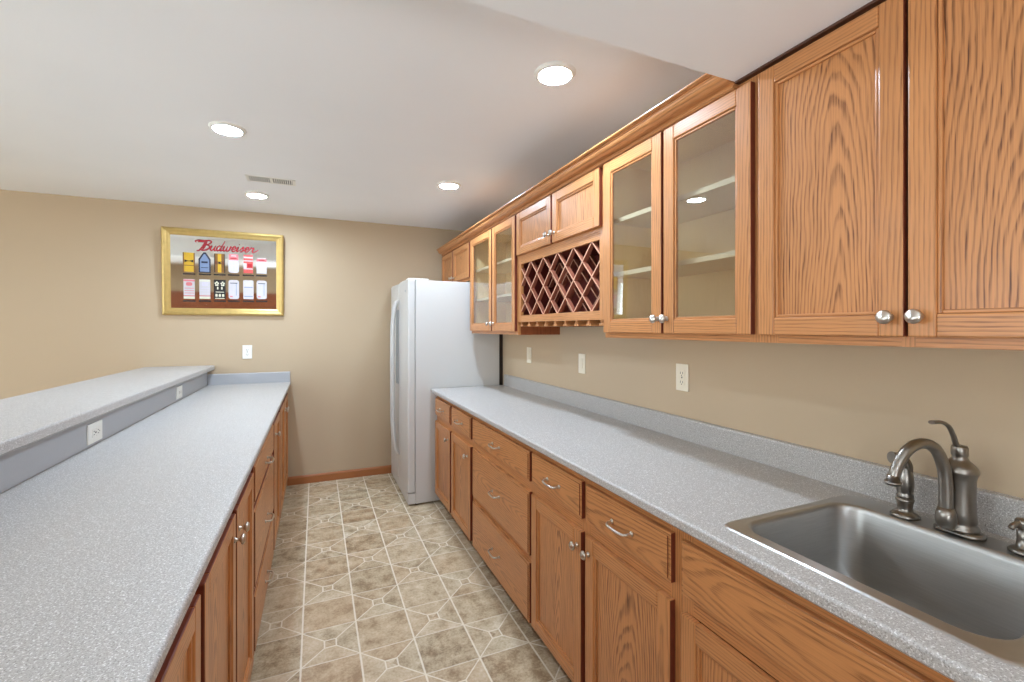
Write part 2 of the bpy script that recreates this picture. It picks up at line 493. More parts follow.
# ------------------------------------------------------------------ hardware
def knob(parent, x, y, z, s, r=.0155):
    """s: outward direction along x"""
    prof = [(.0085, 0), (.0085, .003), (.005, .006), (.0045, .013), (.009, .017), (r, .020), (r, .024), (r * .75, .0285), (0, .030)]
    MB().lathe([(a, s * h) for a, h in prof], (x, y, z), 'x', 16).build('knob', 'nickel', parent)
def pull(parent, x, y, z, s, w=.098):
    pts = [(x, y - w / 2, z), (x + s * .018, y - w / 2 + .001, z - .001), (x + s * .027, y - w / 2 + .010, z - .003), (x + s * .030, y - w * .25, z - .0035), (x + s * .031, y, z - .004),
           (x + s * .030, y + w * .25, z - .0035), (x + s * .027, y + w / 2 - .010, z - .003), (x + s * .018, y + w / 2 - .001, z - .001), (x, y + w / 2, z)]
    b = MB().tube(catmull(pts, 4), .0042, 10)
    for q in (-1, 1):
        b.lathe([(.0075, 0), (.0075, s * .003), (.004, s * .006)], (x, y + q * w / 2, z), 'x', 12)
    b.build('pull', 'nickel', parent)

# ------------------------------------------------------------------ cabinet pieces
def door(root, x, s, y0, y1, z0, z1, fw=.05, kind='panel', knob_at=None, th=.02):
    """x: outer face, s: outward direction along x (-1 for the right-hand run)"""
    xi = x - s * th
    b = MB()
    b.box(xi, x, y0, y0 + fw, z0, z1, 0).box(xi, x, y1 - fw, y1, z0, z1, 0)
    b.box(xi, x, y0 + fw, y1 - fw, z0, z0 + fw, 1).box(xi, x, y0 + fw, y1 - fw, z1 - fw, z1, 1)
    d = b.edge_mat(2, (y0, y1), z1 if s > 0 else None).build('door', ['oak_stile', 'oak_rail', 'oak_edge_shade'], root, .0035)
    g = .008; a0, a1, c0, c1 = y0 + fw, y1 - fw, z0 + fw, z1 - fw
    xb = x - s * .005
    m = MB()
    for lo, hi in ((a0, a0 + g), (a1 - g, a1)):
        m.box(xb, x - s * .017, lo, hi, c0, c1, 0)
    m.box(xb, x - s * .017, a0 + g, a1 - g, c0, c0 + g, 1).box(xb, x - s * .017, a0 + g, a1 - g, c1 - g, c1, 1)
    m.build('bead', ['oak_stile', 'oak_rail'], d, .002)
    if kind == 'panel':
        MB().box(x - s * .0115, x - s * .016, a0 + .002, a1 - .002, c0 + .002, c1 - .002).build('panel', 'oak_panel', d)
    else:
        MB().box(x - s * .009, x - s * .012, a0 + .002, a1 - .002, c0 + .002, c1 - .002).build('glass_pane', 'glass', d)
    if knob_at: knob(d, x, knob_at[0], knob_at[1], s)
    return d
def drawer(root, x, s, y0, y1, z0, z1, with_pull=True, name='drawer', pz=None):
    b = MB(); c = .010
    # slab front with a softly stepped edge
    b.box(x - s * .02, x - s * .004, y0, y1, z0, z1)
    b.box(x - s * .004, x, y0 + c, y1 - c, z0 + c, z1 - c)
    d = b.edge_mat(1, (y0, y1, y0 + c, y1 - c), z1 if s > 0 else None).build(name, ['oak_drawer', 'oak_edge_shade'], root, .003)
    if with_pull: pull(d, x, (y0 + y1) / 2, (z0 + z1) / 2 if pz is None else pz, s)
    return d
def face_frame(root, xf, s, y0, y1, z0, z1, stiles, rails, th=.019):
    """xf: outer face; stiles: list of (ya, yb); rails: list of (ya, yb, za, zb)"""
    b = MB()
    for a, c in stiles: b.box(xf, xf - s * th, a, c, z0, z1, 0)
    for a, c, za, zb in rails: b.box(xf + s * .0003 * -1, xf - s * th, a, c, za, zb, 1)
    return b.build('face_frame', ['oak_stile', 'oak_rail'], root)
def base_carcass(root, xf, xb, s, y0, y1, ztop=.888, toe=.08):
    t = .016; xi = xf - s * .019
    b = MB()
    b.box(xi, xb, y0 + .0005, y0 + t, toe, ztop).box(xi, xb, y1 - t, y1 - .0005, toe, ztop)
    b.box(xi, xb, y0 + t, y1 - t, toe, toe + t).box(xb, xb + s * .006, y0 + t, y1 - t, toe + t, ztop)
    b.build('carcass', 'oak_side', root)
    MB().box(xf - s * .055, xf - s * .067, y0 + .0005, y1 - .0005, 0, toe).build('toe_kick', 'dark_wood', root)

XD, XF, XB = .87, .89, 1.47      # right base run: door face, frame face, back
RG = 'oak base cabinets under the right counter'
def rbase(y0, y1, label):
    r = thing('base_cabinet', (XF, (y0 + y1) / 2, 0), label, 'cabinet', RG)
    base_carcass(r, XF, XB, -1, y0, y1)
    return r
Z = dict(dt=.85, db=.716, ot=.67, ob=.09)
# A: two drawers over two doors, next to the fridge
A = rbase(2.634, 3.56, 'oak base cabinet beside the fridge, two small drawers over two doors')
face_frame(A, XF, -1, 2.634, 3.56, .08, .888, [(2.634, 2.67), (3.075, 3.125), (3.52, 3.56)], [(2.67, 3.52, .835, .888), (2.67, 3.52, .66, .73), (2.67, 3.52, .08, .11)])
drawer(A, XD, -1, 2.654, 3.083, Z['db'], Z['dt']); drawer(A, XD, -1, 3.117, 3.55, Z['db'], Z['dt'])
door(A, XD, -1, 2.654, 3.083, Z['ob'], Z['ot'], knob_at=(2.71, .60)); door(A, XD, -1, 3.117, 3.55, Z['ob'], Z['ot'], knob_at=(3.165, .60))
# B: three wide drawers
B = rbase(1.806, 2.633, 'oak base cabinet of three wide drawers under the right counter')
face_frame(B, XF, -1, 1.806, 2.633, .08, .888, [(1.806, 1.845), (2.594, 2.633)], [(1.845, 2.594, .835, .888), (1.845, 2.594, .655, .735), (1.845, 2.594, .335, .40), (1.845, 2.594, .08, .11)])
drawer(B, XD, -1, 1.82, 2.618, Z['db'], Z['dt']); drawer(B, XD, -1, 1.82, 2.618, .385, .67); drawer(B, XD, -1, 1.82, 2.618, .082, .352)
# C: two drawers over two doors, middle of the run
C = rbase(.922, 1.805, 'oak base cabinet with two drawers over two doors, between the three-drawer unit and the sink')
face_frame(C, XF, -1, .922, 1.805, .08, .888, [(.922, .96), (1.35, 1.41), (1.77, 1.805)], [(.96, 1.77, .835, .888), (.96, 1.77, .66, .73), (.96, 1.77, .08, .11)])
drawer(C, XD, -1, .943, 1.36, Z['db'], Z['dt']); drawer(C, XD, -1, 1.388, 1.796, Z['db'], Z['dt'])
door(C, XD, -1, .943, 1.36, Z['ob'], Z['ot'], knob_at=(1.337, .615)); door(C, XD, -1, 1.388, 1.796, Z['ob'], Z['ot'], knob_at=(1.412, .615))
# E: sink base
E_ = rbase(.05, .921, 'oak sink base cabinet with a long blank front panel below the sink')
face_frame(E_, XF, -1, .05, .921, .08, .888, [(.05, .09), (.88, .921)], [(.09, .88, .845, .888), (.09, .88, .66, .72), (.09, .88, .08, .11)])
drawer(E_, XD, -1, .07, .906, .708, .848, False, 'false_front')
door(E_, XD, -1, .492, .906, Z['ob'], .66); door(E_, XD, -1, .07, .484, Z['ob'], .66)

# left base run under the left counter (faces +x)
LD, LF, LB = -.225, -.245, -.83
def lbase(y0, y1, label):
    r = thing('base_cabinet', (LF, (y0 + y1) / 2, 0), label, 'cabinet', 'oak base cabinets under the left counter')
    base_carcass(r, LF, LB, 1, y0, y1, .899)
    return r
a = lbase(.27, 1.167, 'nearest oak base cabinet under the left counter, cut by the bottom of the photo')
face_frame(a, LF, 1, .27, 1.167, .08, .899, [(.27, .31), (1.125, 1.167)], [(.31, 1.125, .845, .899), (.31, 1.125, .08, .11)])
door(a, LD, 1, .285, .708, .09, .835); door(a, LD, 1, .724, 1.150, .09, .835)
a = lbase(1.168, 2.055, 'two-door oak base cabinet under the left counter, its knobs meeting in the middle')
face_frame(a, LF, 1, 1.168, 2.055, .08, .899, [(1.168, 1.21), (2.015, 2.055)], [(1.21, 2.015, .845, .899), (1.21, 2.015, .08, .11)])
door(a, LD, 1, 1.188, 1.608, .09, .835, knob_at=(1.575, .765)); door(a, LD, 1, 1.632, 2.035, .09, .835, knob_at=(1.665, .765))
a = lbase(2.056, 2.985, 'oak drawer cabinet of three wide drawers under the left counter')
face_frame(a, LF, 1, 2.056, 2.985, .08, .899, [(2.056, 2.10), (2.94, 2.985)], [(2.10, 2.94, .835, .899), (2.10, 2.94, .65, .70), (2.10, 2.94, .32, .36), (2.10, 2.94, .08, .11)])
drawer(a, LD, 1, 2.078, 2.965, .688, .85, pz=.752); drawer(a, LD, 1, 2.078, 2.965, .346, .668, pz=.47); drawer(a, LD, 1, 2.078, 2.965, .085, .326, pz=.18)
a = lbase(2.986, 3.47, 'narrow single-door oak cabinet between the drawers and the last cabinet under the left counter')
face_frame(a, LF, 1, 2.986, 3.47, .08, .899, [(2.986, 3.03), (3.43, 3.47)], [(3.03, 3.43, .845, .899), (3.03, 3.43, .08, .11)])
door(a, LD, 1, 3.006, 3.452, .09, .835, knob_at=(3.06, .765))
a = lbase(3.471, 4.47, 'last oak base cabinet under the left counter, against the end wall')
face_frame(a, LF, 1, 3.471, 4.47, .08, .899, [(3.471, 3.51), (4.42, 4.47)], [(3.51, 4.42, .845, .899), (3.51, 4.42, .08, .11)])
door(a, LD, 1, 3.49, 3.95, .09, .835, knob_at=(3.91, .765)); door(a, LD, 1, 3.97, 4.43, .09, .835, knob_at=(4.01, .765))

# ------------------------------------------------------------------ countertops
def front_profile(xe, xi, zt, th, s):
    """rounded front edge; xe: outer edge, xi: inner x, s: outward sign"""
    r = .008
    pts = [(xi, zt), (xe - s * r, zt)]
    for i in range(1, 7):
        a = math.radians(90 - 15 * i)
        pts.append((xe - s * r + s * r * math.cos(a), zt - r + r * math.sin(a)))
    pts += [(xe, zt - th + .006), (xe - s * .006, zt - th), (xi, zt - th)]
    return pts
SX0, SX1, SY0, SY1 = .903, 1.416, .295, .812          # sink rim
HX0, HX1, HY0, HY1 = .93, 1.40, .32, .79              # cut-out
ct = thing('countertop', (1.15, 1.6, .89), 'grey speckled right-hand countertop with low backsplash, the sink set into it', 'countertop')
CT = .92
b = MB()
b.prism(front_profile(.84, HX0, CT, .03, -1), 'y', -.6, 3.562)
b.box(HX0, WALL_X - .001, HY1, 3.562, .89, CT).box(HX0, WALL_X - .001, -.6, HY0, .89, CT).box(HX1, WALL_X - .001, HY0, HY1, .89, CT)
b.build('counter_slab', 'laminate', ct)
MB().prism([(1.4745, CT), (1.455, CT), (1.455, 1.006), (1.458, 1.012), (1.4745, 1.014)], 'y', -.6, 3.53).build('backsplash', 'laminate', ct)
lt = thing('countertop', (-.5, 2, .9), 'wide grey speckled countertop on the left, lower than the bar behind it', 'countertop')
b = MB().prism(front_profile(-.207, -.832, .925, .025, 1), 'y', -.75, 4.498)
b.build('counter_slab', 'laminate', lt)
MB().prism([(4.4985, .925), (4.48, .925), (4.48, 1.008), (4.483, 1.014), (4.4985, 1.016)], 'x', -.832, -.212).build('end_backsplash', 'laminate_grey', lt)
bt = thing('bar_top', (-1.03, 2, 1.052), 'raised grey bar top running behind the left counter to the end wall', 'bar top')
b = MB()
pr = front_profile(-.785, -1.03, 1.09, .038, 1); b.prism(pr, 'y', -1.2, 4.498)
pr = front_profile(-1.27, -1.03, 1.09, .038, -1); b.prism(pr, 'y', -1.2, 4.498)
b.build('bar_slab', 'laminate', bt)
bp = tag(MB().box(-.844, -.833, -.75, 4.478, .9255, 1.0515).build('splash_panel', 'laminate_grey'), 'smooth grey panel facing the step between the left counter and bar top', 'panel')

# ------------------------------------------------------------------ sink, faucet, sprayer, soap pump
sk = thing('kitchen_sink', (1.16, .553, .92), 'stainless steel drop-in sink with one deep rounded bowl', 'sink')
ZR = .9245
rings = [rrect(SX0, SX1, SY0, SY1, .03, .9203), rrect(SX0 + .003, SX1 - .003, SY0 + .003, SY1 - .003, .03, ZR - .001), rrect(SX0 + .007, SX1 - .007, SY0 + .007, SY1 - .007, .028, ZR - .0004), rrect(.927, 1.341, .319, .793, .064, ZR - .0012), rrect(.931, 1.337, .323, .789, .063, ZR + .0006),
         rrect(.934, 1.334, .326, .786, .062, ZR), rrect(.938, 1.330, .330, .782, .060, ZR - .004), rrect(.941, 1.327, .333, .779, .058, ZR - .014),
         rrect(.946, 1.322, .338, .774, .055, .75), rrect(.950, 1.318, .342, .770, .053, .716), rrect(.958, 1.310, .350, .762, .05, .704), rrect(.975, 1.293, .367, .745, .045, .697), rrect(1.01, 1.26, .40, .71, .045, .694),
         rrect(1.10, 1.18, .515, .595, .0399, .690)]
b = MB().loft(rings, cap0=False, cap1=False)
b.build('basin', 'steel', sk)
MB().lathe([(.056, .001), (.05, .003), (.042, .001), (.04, -.006), (.015, -.008), (0, -.008)], (1.14, .555, .6895), seg=28).build('drain', 'pewter', sk)

FX, FY, FZ = 1.378, .552, ZR
fc = thing('faucet', (FX, FY, FZ), 'brushed pewter faucet with a curved spout and lever on top, behind the sink bowl', 'faucet')
b = MB().loft([rrect(FX - .030, FX + .027, FY - .045, FY + .045, .026, FZ), rrect(FX - .030, FX + .027, FY - .045, FY + .045, .026, FZ + .005), rrect(FX - .025, FX + .022, FY - .04, FY + .04, .0234, FZ + .010)])
b.build('base_plate', 'pewter', fc)
MB().lathe([(0.0339, .008), (0.0350, .014), (0.0305, .022), (0.0288, .026), (0.0305, .030), (0.0288, .05), (0.0280, .09), (0.0288, .125), (0.0311, .137), (0.0333, .141), (0.0339, .146), (0.0311, .154), (0.0232, .163), (0.0164, .170), (0.0135, .178), (0.0155, .181), (0.0155, .198), (0.0130, .203), (0, .204)], (FX, FY, FZ), seg=32).build('body', 'pewter', fc)
sx, sy = FX - .046, FY + .006
pts = [(sx, sy, FZ + .015), (sx, sy, FZ + .05), (sx, sy, FZ + .11), (sx - .006, sy + .002, FZ + .158), (sx - .030, sy + .007, FZ + .200), (sx - .068, sy + .016, FZ + .214), (sx - .106, sy + .025, FZ + .198), (sx - .131, sy + .031, FZ + .164), (sx - .141, sy + .034, FZ + .134)]
pp = catmull(pts, 6)
rr = [.0135 - .0025 * i / (len(pp) - 1) for i in range(len(pp))]
b = MB().tube(pp, rr, 16)
b.lathe([(.012, .014), (.017, .022), (.0195, .036), (.0185, .05), (.014, .064)], (sx, sy, FZ), seg=24)
b.lathe([(.0155, .004), (.0155, 0), (.013, -.004), (.011, .018)], (sx - .1415, sy + .034, FZ + .128), seg=20)
b.tube([(sx, sy, FZ + .036), (FX, FY, FZ + .036)], .011, 12)
b.build('spout', 'pewter', fc)
lv = catmull([(FX - .004, FY, FZ + .198), (FX - .015, FY + .001, FZ + .208), (FX - .024, FY + .002, FZ + .228), (FX - .038, FY + .005, FZ + .250), (FX - .060, FY + .009, FZ + .260), (FX - .088, FY + .014, FZ + .261)], 6)
MB().tube(lv, [.0075 - .003 * math.sin(math.pi * min(1, i / (len(lv) - 1) * 1.0)) * .6 for i in range(len(lv))], 12, flat=.62).build('lever', 'pewter', fc)

PX, PY = 1.372, .656
sp = thing('side_sprayer', (PX, PY, ZR), 'pewter side sprayer standing in its holder left of the faucet', 'sprayer')
MB().lathe([(.030, 0), (.030, .004), (.024, .010), (.017, .013), (.0155, .020), (.0165, .034), (.019, .040), (.019, .044), (.015, .047)], (PX, PY, ZR), seg=28).build('holder', 'pewter', sp)
MB().lathe([(.013, .044), (.0175, .049), (.0175, .054), (.0155, .057), (.017, .064), (.0188, .085), (.017, .105), (.013, .120), (.009, .128), (0, .130)], (PX, PY, ZR), seg=24).build('wand', 'pewter', sp)
hd = catmull([(PX + .002, PY - .002, ZR + .095), (PX + .002, PY - .004, ZR + .125), (PX - .008, PY + .004, ZR + .145), (PX - .030, PY + .014, ZR + .148)], 6)
MB().tube(hd, [.010 + .005 * i / (len(hd) - 1) for i in range(len(hd))], 14).build('spray_head', 'pewter', sp)
QX, QY = 1.378, .447
so = thing('soap_dispenser', (QX, QY, ZR), 'small pewter soap pump at the right edge, right of the faucet', 'soap dispenser')
MB().lathe([(.025, 0), (.025, .004), (.020, .009), (.013, .012), (.0115, .03), (.012, .045), (.0095, .047), (.0095, .052)], (QX, QY, ZR), seg=24).build('collar', 'pewter', so)
b = MB().lathe([(.0125, .050), (.0145, .053), (.0145, .066), (.012, .071), (0, .073)], (QX, QY, ZR), seg=24)
b.tube(catmull([(QX, QY, ZR + .062), (QX - .012, QY + .004, ZR + .063), (QX - .024, QY + .008, ZR + .060), (QX - .031, QY + .010, ZR + .053)], 5), .0055, 10)
b.build('pump_head', 'pewter', so)

# ------------------------------------------------------------------ wall cabinets
UD, UF, UB = 1.15, 1.17, 1.472
UG = 'oak wall cabinets along the right wall'
UT = 2.135
def upper(y0, y1, z0, label, inner='maple', outer='oak_side'):
    r = thing('wall_cabinet', (UF, (y0 + y1) / 2, z0), label, 'cabinet', UG)
    t = .014; xi = UF + .019
    b = MB()
    for (lo, hi, inn) in ((y0 + .0004, y0 + t, 1), (y1 - t, y1 - .0004, -1)):
        mid = (lo + hi) / 2
        if inn == 1:
            b.box(xi, UB, lo, mid, z0, UT, 0).box(xi, UB, mid, hi, z0, UT, 1)
        else:
            b.box(xi, UB, mid, hi, z0, UT, 0).box(xi, UB, lo, mid, z0, UT, 1)
    b.box(xi, UB, y0 + t, y1 - t, z0 + .012, z0 + .026, 1).box(xi, UB, y0 + t, y1 - t, UT - t, UT - t / 2, 1).box(xi, UB, y0 + t, y1 - t, UT - t / 2, UT, 2)  # dark layer on the tops, added to cut light bounced onto the ceiling
    b.box(UB - .006, UB, y0 + t, y1 - t, z0 + .026, UT - t, 1)
    b.build('carcass', [outer, inner, 'dark_wood'], r)
    return r
def shelf(r, y0, y1, z):
    MB().box(UF + .03, UB - .007, y0 + .016, y1 - .016, z - .009, z + .009).build('shelf', 'shelf', r)

# over the fridge
u = upper(3.530, 4.42, 1.80, 'short two-door oak wall cabinet above the fridge')
face_frame(u, UF, -1, 3.53, 4.42, 1.80, UT, [(3.53, 3.56), (4.0, 4.05), (4.39, 4.42)], [(3.56, 4.39, 2.09, UT), (3.56, 4.39, 1.80, 1.84)])
door(u, UD, -1, 3.545, 4.012, 1.822, 2.112, .045, knob_at=(3.985, 1.86)); door(u, UD, -1, 4.032, 4.41, 1.822, 2.112, .045, knob_at=(4.058, 1.86))
# far glass pair
u = upper(2.602, 3.529, 1.36, 'glass-door wall cabinet next to the fridge, far side of the wine rack')
face_frame(u, UF, -1, 2.602, 3.529, 1.36, UT, [(2.602, 2.64), (3.49, 3.529)], [(2.64, 3.49, 2.09, UT), (2.64, 3.49, 1.36, 1.40)])
door(u, UD, -1, 3.03, 3.515, 1.382, 2.116, kind='glass', knob_at=(3.058, 1.435)); door(u, UD, -1, 2.612, 3.014, 1.382, 2.116, kind='glass', knob_at=(2.985, 1.435))
shelf(u, 2.602, 3.529, 1.63); shelf(u, 2.602, 3.529, 1.868)
# wine rack unit
WZ = 1.44
u = upper(1.664, 2.601, WZ, 'wall cabinet with two small doors above a crisscross wine rack', 'rack_shade', 'rack_shade')
face_frame(u, UF, -1, 1.664, 2.601, WZ, UT, [(1.664, 1.708), (2.561, 2.601)], [(1.708, 2.561, 2.095, UT), (1.708, 2.561, 1.80, 1.87), (1.708, 2.561, WZ, 1.481)])
door(u, UD, -1, 2.137, 2.585, 1.855, 2.116, .048, knob_at=(2.16, 1.905)); door(u, UD, -1, 1.683, 2.120, 1.855, 2.116, .048, knob_at=(2.097, 1.905))
MB().box(UF + .02, UB - .007, 1.679, 2.586, 1.815, 1.829).build('divider_shelf', 'rack_shade', u)
MB().box(UF + .02, UB - .007, 1.679, 2.586, 1.455 + .012, 1.478).build('rack_floor', 'rack_shade', u)
def lattice(x0, x1, ya, yb, za, zb, pitch, th=.0075):
    b = MB(); yc = 2.428; h = zb - za
    for dirn in (1, -1):
        for i in range(-4, 10):
            yb0 = yc - pitch * i + (0 if dirn == 1 else 0)
            # slat through (yb0, zb) descending at 45 degrees
            def Y(z): return yb0 + dirn * (zb - z)
            zlo, zhi = za, zb
            # clip to ya..yb
            c = [zb - (ya - yb0) * dirn, zb - (yb - yb0) * dirn]
            zl, zh = max(za, min(c)), min(zb, max(c))
            if zh - zl < .012: continue
            w = th * .7071
            b.prism([(Y(zl) - w, zl), (Y(zl) + w, zl), (Y(zh) + w, zh), (Y(zh) - w, zh)], 'x', x0 + (.0 if dirn == 1 else .0004), x1)
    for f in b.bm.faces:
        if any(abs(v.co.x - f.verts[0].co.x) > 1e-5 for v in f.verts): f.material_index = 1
    return b
lattice(UF + .004, UF + .026, 1.702, 2.566, 1.4785, 1.803, .1625).build('lattice', ['lattice', 'lattice_side'], u)
lattice(UF + .20, UF + .225, 1.702, 2.566, 1.4785, 1.803, .1625).build('lattice', ['lattice', 'lattice_side'], u)
b = MB()
for i in range(9):
    y = 1.70 + i * .1075
    b.box(UF + .004, UB - .03, y - .008, y + .008, 1.424, WZ, 0).box(UF + .004, UB - .03, y - .019, y + .019, 1.412, 1.424, 0)
b.box(UB - .022, UB - .002, 1.67, 2.595, 1.41, WZ, 1)  # added rear strip, painted dark as the shade behind the rails
b.build('stemware_rack', ['oak_stile', 'gap_shade'], u, .002)
# near glass pair
u = upper(.886, 1.663, 1.36, 'glass-door wall cabinet nearer than the wine rack, showing two shelves')
face_frame(u, UF, -1, .886, 1.663, 1.36, UT, [(.886, .94), (1.63, 1.663)], [(.94, 1.63, 2.09, UT), (.94, 1.63, 1.36, 1.40)])
door(u, UD, -1, 1.292, 1.652, 1.382, 2.116, kind='glass', knob_at=(1.31, 1.435)); door(u, UD, -1, .922, 1.280, 1.382, 2.116, kind='glass', knob_at=(1.262, 1.435))
shelf(u, .886, 1.663, 1.635); shelf(u, .886, 1.663, 1.868)
# near solid pair
u = upper(.18, .885, 1.36, 'large two-door oak wall cabinet nearest the viewer, above the sink')
face_frame(u, UF, -1, .18, .885, 1.36, UT, [(.18, .215), (.54, .565), (.85, .885)], [(.215, .85, 2.09, UT), (.215, .85, 1.36, 1.40)])
door(u, UD, -1, .5525, .899, 1.382, 2.122, .048, knob_at=(.578, 1.425)); door(u, UD, -1, .19, .5455, 1.382, 2.122, .048, knob_at=(.525, 1.425))
MB().box(UD + .0015, UF - .0005, .18, .977, 2.1335, 2.1398).build('scribe_strip', 'dark_wood', u)
# crown
cp = [(1.169, 2.119), (1.152, 2.119), (1.146, 2.123), (1.146, 2.129), (1.150, 2.131), (1.150, 2.135), (1.143, 2.138)]
cp += [(1.143 - .036 * math.sin(a), 2.138 + .030 * (1 - math.cos(a))) for a in (.25, .5, .75, 1.0, 1.25, 1.5)]
cp += [(1.107, 2.171), (1.101, 2.170), (1.096, 2.172), (1.092, 2.176), (1.092, 2.180), (1.169, 2.180)]
cr = MB().prism(cp, 'y', .98, 4.40).build('crown_molding', 'oak_rail')
tag(cr, 'oak crown molding along the top of the wall cabinets', 'molding')

# ------------------------------------------------------------------ refrigerator
fr = thing('refrigerator', (1.05, 4.015, 0), 'white side-by-side refrigerator at the end of the right counter', 'refrigerator')
MB().box(.722, 1.437, 3.58, 4.45, .012, 1.784).build('body', 'white_enamel', fr, .006)
def fdoor(y0, y1):
    b = MB(); n = 12
    prof = [(.717, y0), (.674, y0)]
    for i in range(n + 1):
        t = i / n
        prof.append((.670 - .020 * math.sin(math.pi * (.12 + .76 * t)) , y0 + .004 + (y1 - y0 - .008) * t))
    prof += [(.674, y1), (.717, y1)]
    return b.prism(prof, 'z', .105, 1.788).build('door', 'white_enamel', fr, .004)
for (y0, y1, hy) in ((3.583, 4.005, 3.968), (4.012, 4.447, 4.05)):
    d = fdoor(y0, y1)
    pts = catmull([(.660, hy, 1.64), (.632, hy, 1.60), (.612, hy, 1.45), (.608, hy, 1.20), (.608, hy, .85), (.612, hy, .55), (.632, hy, .36), (.660, hy, .32)], 6)
    MB().tube(pts, .014, 12).build('handle', 'white_enamel', d)
    MB().box(.646, .654, hy - .012, hy + .016, .92, 1.56).build('grip_recess', 'grey_plastic', d, .004)
MB().box(.665, .722, 3.583, 4.447, .012, .094).build('kick_grille', 'white_enamel', fr, .004)
MB().box(.7172, .7222, 3.60, 4.43, .10, 1.78).build('gasket', 'grey_plastic', fr)
for y in (3.60, 4.34):
    MB().box(.667, .83, y, y + .09, 1.7885, 1.799).build('hinge_cover', 'white_plastic', fr, .003)
b = MB()
for y in (3.62, 4.36):
    for x in (.74, 1.34):
        b.lathe([(.018, 0), (.018, .0125)], (x, y, 0), seg=12)
b.build('feet', 'black', fr)
MB().lathe([(.010, .0), (.010, -.004), (0, -.005)], (.659, 3.66, 1.70), 'x', 16).build('badge', 'grey_plastic', fr)

tag(MB().box(1.4385, 1.4745, 3.60, 3.62, 0, 1.355).build('gap_shade_strip', 'gap_shade'), 'narrow dark strip painting the shade in the gap between the fridge side and the right wall', 'shade strip')  # dark strip put in as the shade of the gap beside the fridge
# ------------------------------------------------------------------ outlets and switches
def plate(name, label, axis, s, c, kind='outlet', w=.072, h=.117, mat='white_plastic', cat='outlet', group=None):
    """axis 'x': plate faces s along x, c=(x,y,z) wall point; 'y' likewise"""
    t = thing(name, c, label, cat, group)
    def bx(b, u0, u1, v0, v1, d0, d1, mi=0):
        if axis == 'x': b.box(c[0] + s * d0, c[0] + s * d1, c[1] + u0, c[1] + u1, c[2] + v0, c[2] + v1, mi)
        else: b.box(c[0] + u0, c[0] + u1, c[1] + s * d0, c[1] + s * d1, c[2] + v0, c[2] + v1, mi)
        return b
    bx(MB(), -w / 2, w / 2, -h / 2, h / 2, 0, .006).build('cover_plate', mat, t, .002)
    land = w > h
    if kind == 'outlet':
        for q in (-1, 1):
            cu, cv = (q * .0195, 0) if land else (0, q * .0195)
            r = bx(MB(), cu - (.014 if land else .017), cu + (.014 if land else .017), cv - (.017 if land else .014), cv + (.017 if land else .014), .0055, .008).build('receptacle', mat, t, .003)
            b = MB()
            for k in (-1, 1):
                if land: bx(b, cu - .005, cu + .005, cv + k * .0065 - .0012, cv + k * .0065 + .0012, .0075, .0083)
                else: bx(b, cu + k * .0065 - .0012, cu + k * .0065 + .0012, cv - .005, cv + .005, .0075, .0083)
            if land: bx(b, cu + .008, cu + .012, -.0022, .0022, .0075, .0083)
            else: bx(b, -.0022, .0022, cv - .012, cv - .008, .0075, .0083)
            b.build('slots', 'slot_dark', r)
        bx(MB(), -.003, .003, -.003, .003, .0055, .0072).build('screw', 'slot_dark', t)
    else:
        bx(MB(), -.017, .017, -.034, .034, .0055, .0075).build('rocker_frame', mat, t, .001)
        bx(MB(), -.014, .014, -.030, .030, .007, .011).build('rocker', mat, t, .002)
    return t
plate('wall_outlet', 'white outlet on the end wall below the framed mirror', 'y', -1, (-.545, BACK_Y, 1.197))
plate('wall_outlet', 'ivory outlet on the right wall, nearest the sink', 'x', -1, (WALL_X, 1.519, 1.186), mat='ivory_plastic')
plate('light_switch', 'ivory switch on the right wall under the wine rack', 'x', -1, (WALL_X, 2.333, 1.188), 'switch', mat='ivory_plastic', cat='switch')
plate('light_switch', 'ivory switch on the right wall close to the fridge', 'x', -1, (WALL_X, 3.07, 1.20), 'switch', mat='ivory_plastic', cat='switch')
plate('wall_outlet', 'white outlet on the grey bar panel, nearer the viewer', 'x', 1, (-.833, 2.375, .976), w=.130, h=.080)
plate('wall_outlet', 'white outlet on the grey bar panel, farther one near the end wall', 'x', 1, (-.833, 3.62, .978), w=.130, h=.080)

# ------------------------------------------------------------------ framed bar mirror on the end wall
mr = thing('framed_mirror', (-.70, BACK_Y, 1.515), 'gold-framed bar mirror with red script and twelve printed labels on the end wall', 'mirror')
fx0, fx1, fz0, fz1 = -1.142, -.263, 1.512, 2.222
fw = .058
prof = [(0, .0), (0, .020), (.006, .027), (.016, .030), (.026, .026), (.034, .020), (.046, .017), (.056, .012), (.058, .008), (.058, 0)]     # (inset, height)
rings = [[(fx0 + i, BACK_Y - .001 - h, fz0 + i), (fx1 - i, BACK_Y - .001 - h, fz0 + i), (fx1 - i, BACK_Y - .001 - h, fz1 - i), (fx0 + i, BACK_Y - .001 - h, fz1 - i)] for i, h in prof]
MB().loft(rings + [rings[0]], cap0=False, cap1=False, smooth=False).build('frame', 'gold', mr)
YM = BACK_Y - .008
MB().box(fx0 + fw - .004, fx1 - fw + .004, YM, YM + .004, fz0 + fw - .004, fz1 - fw + .004).build('mirror_pane', 'mirror', mr)

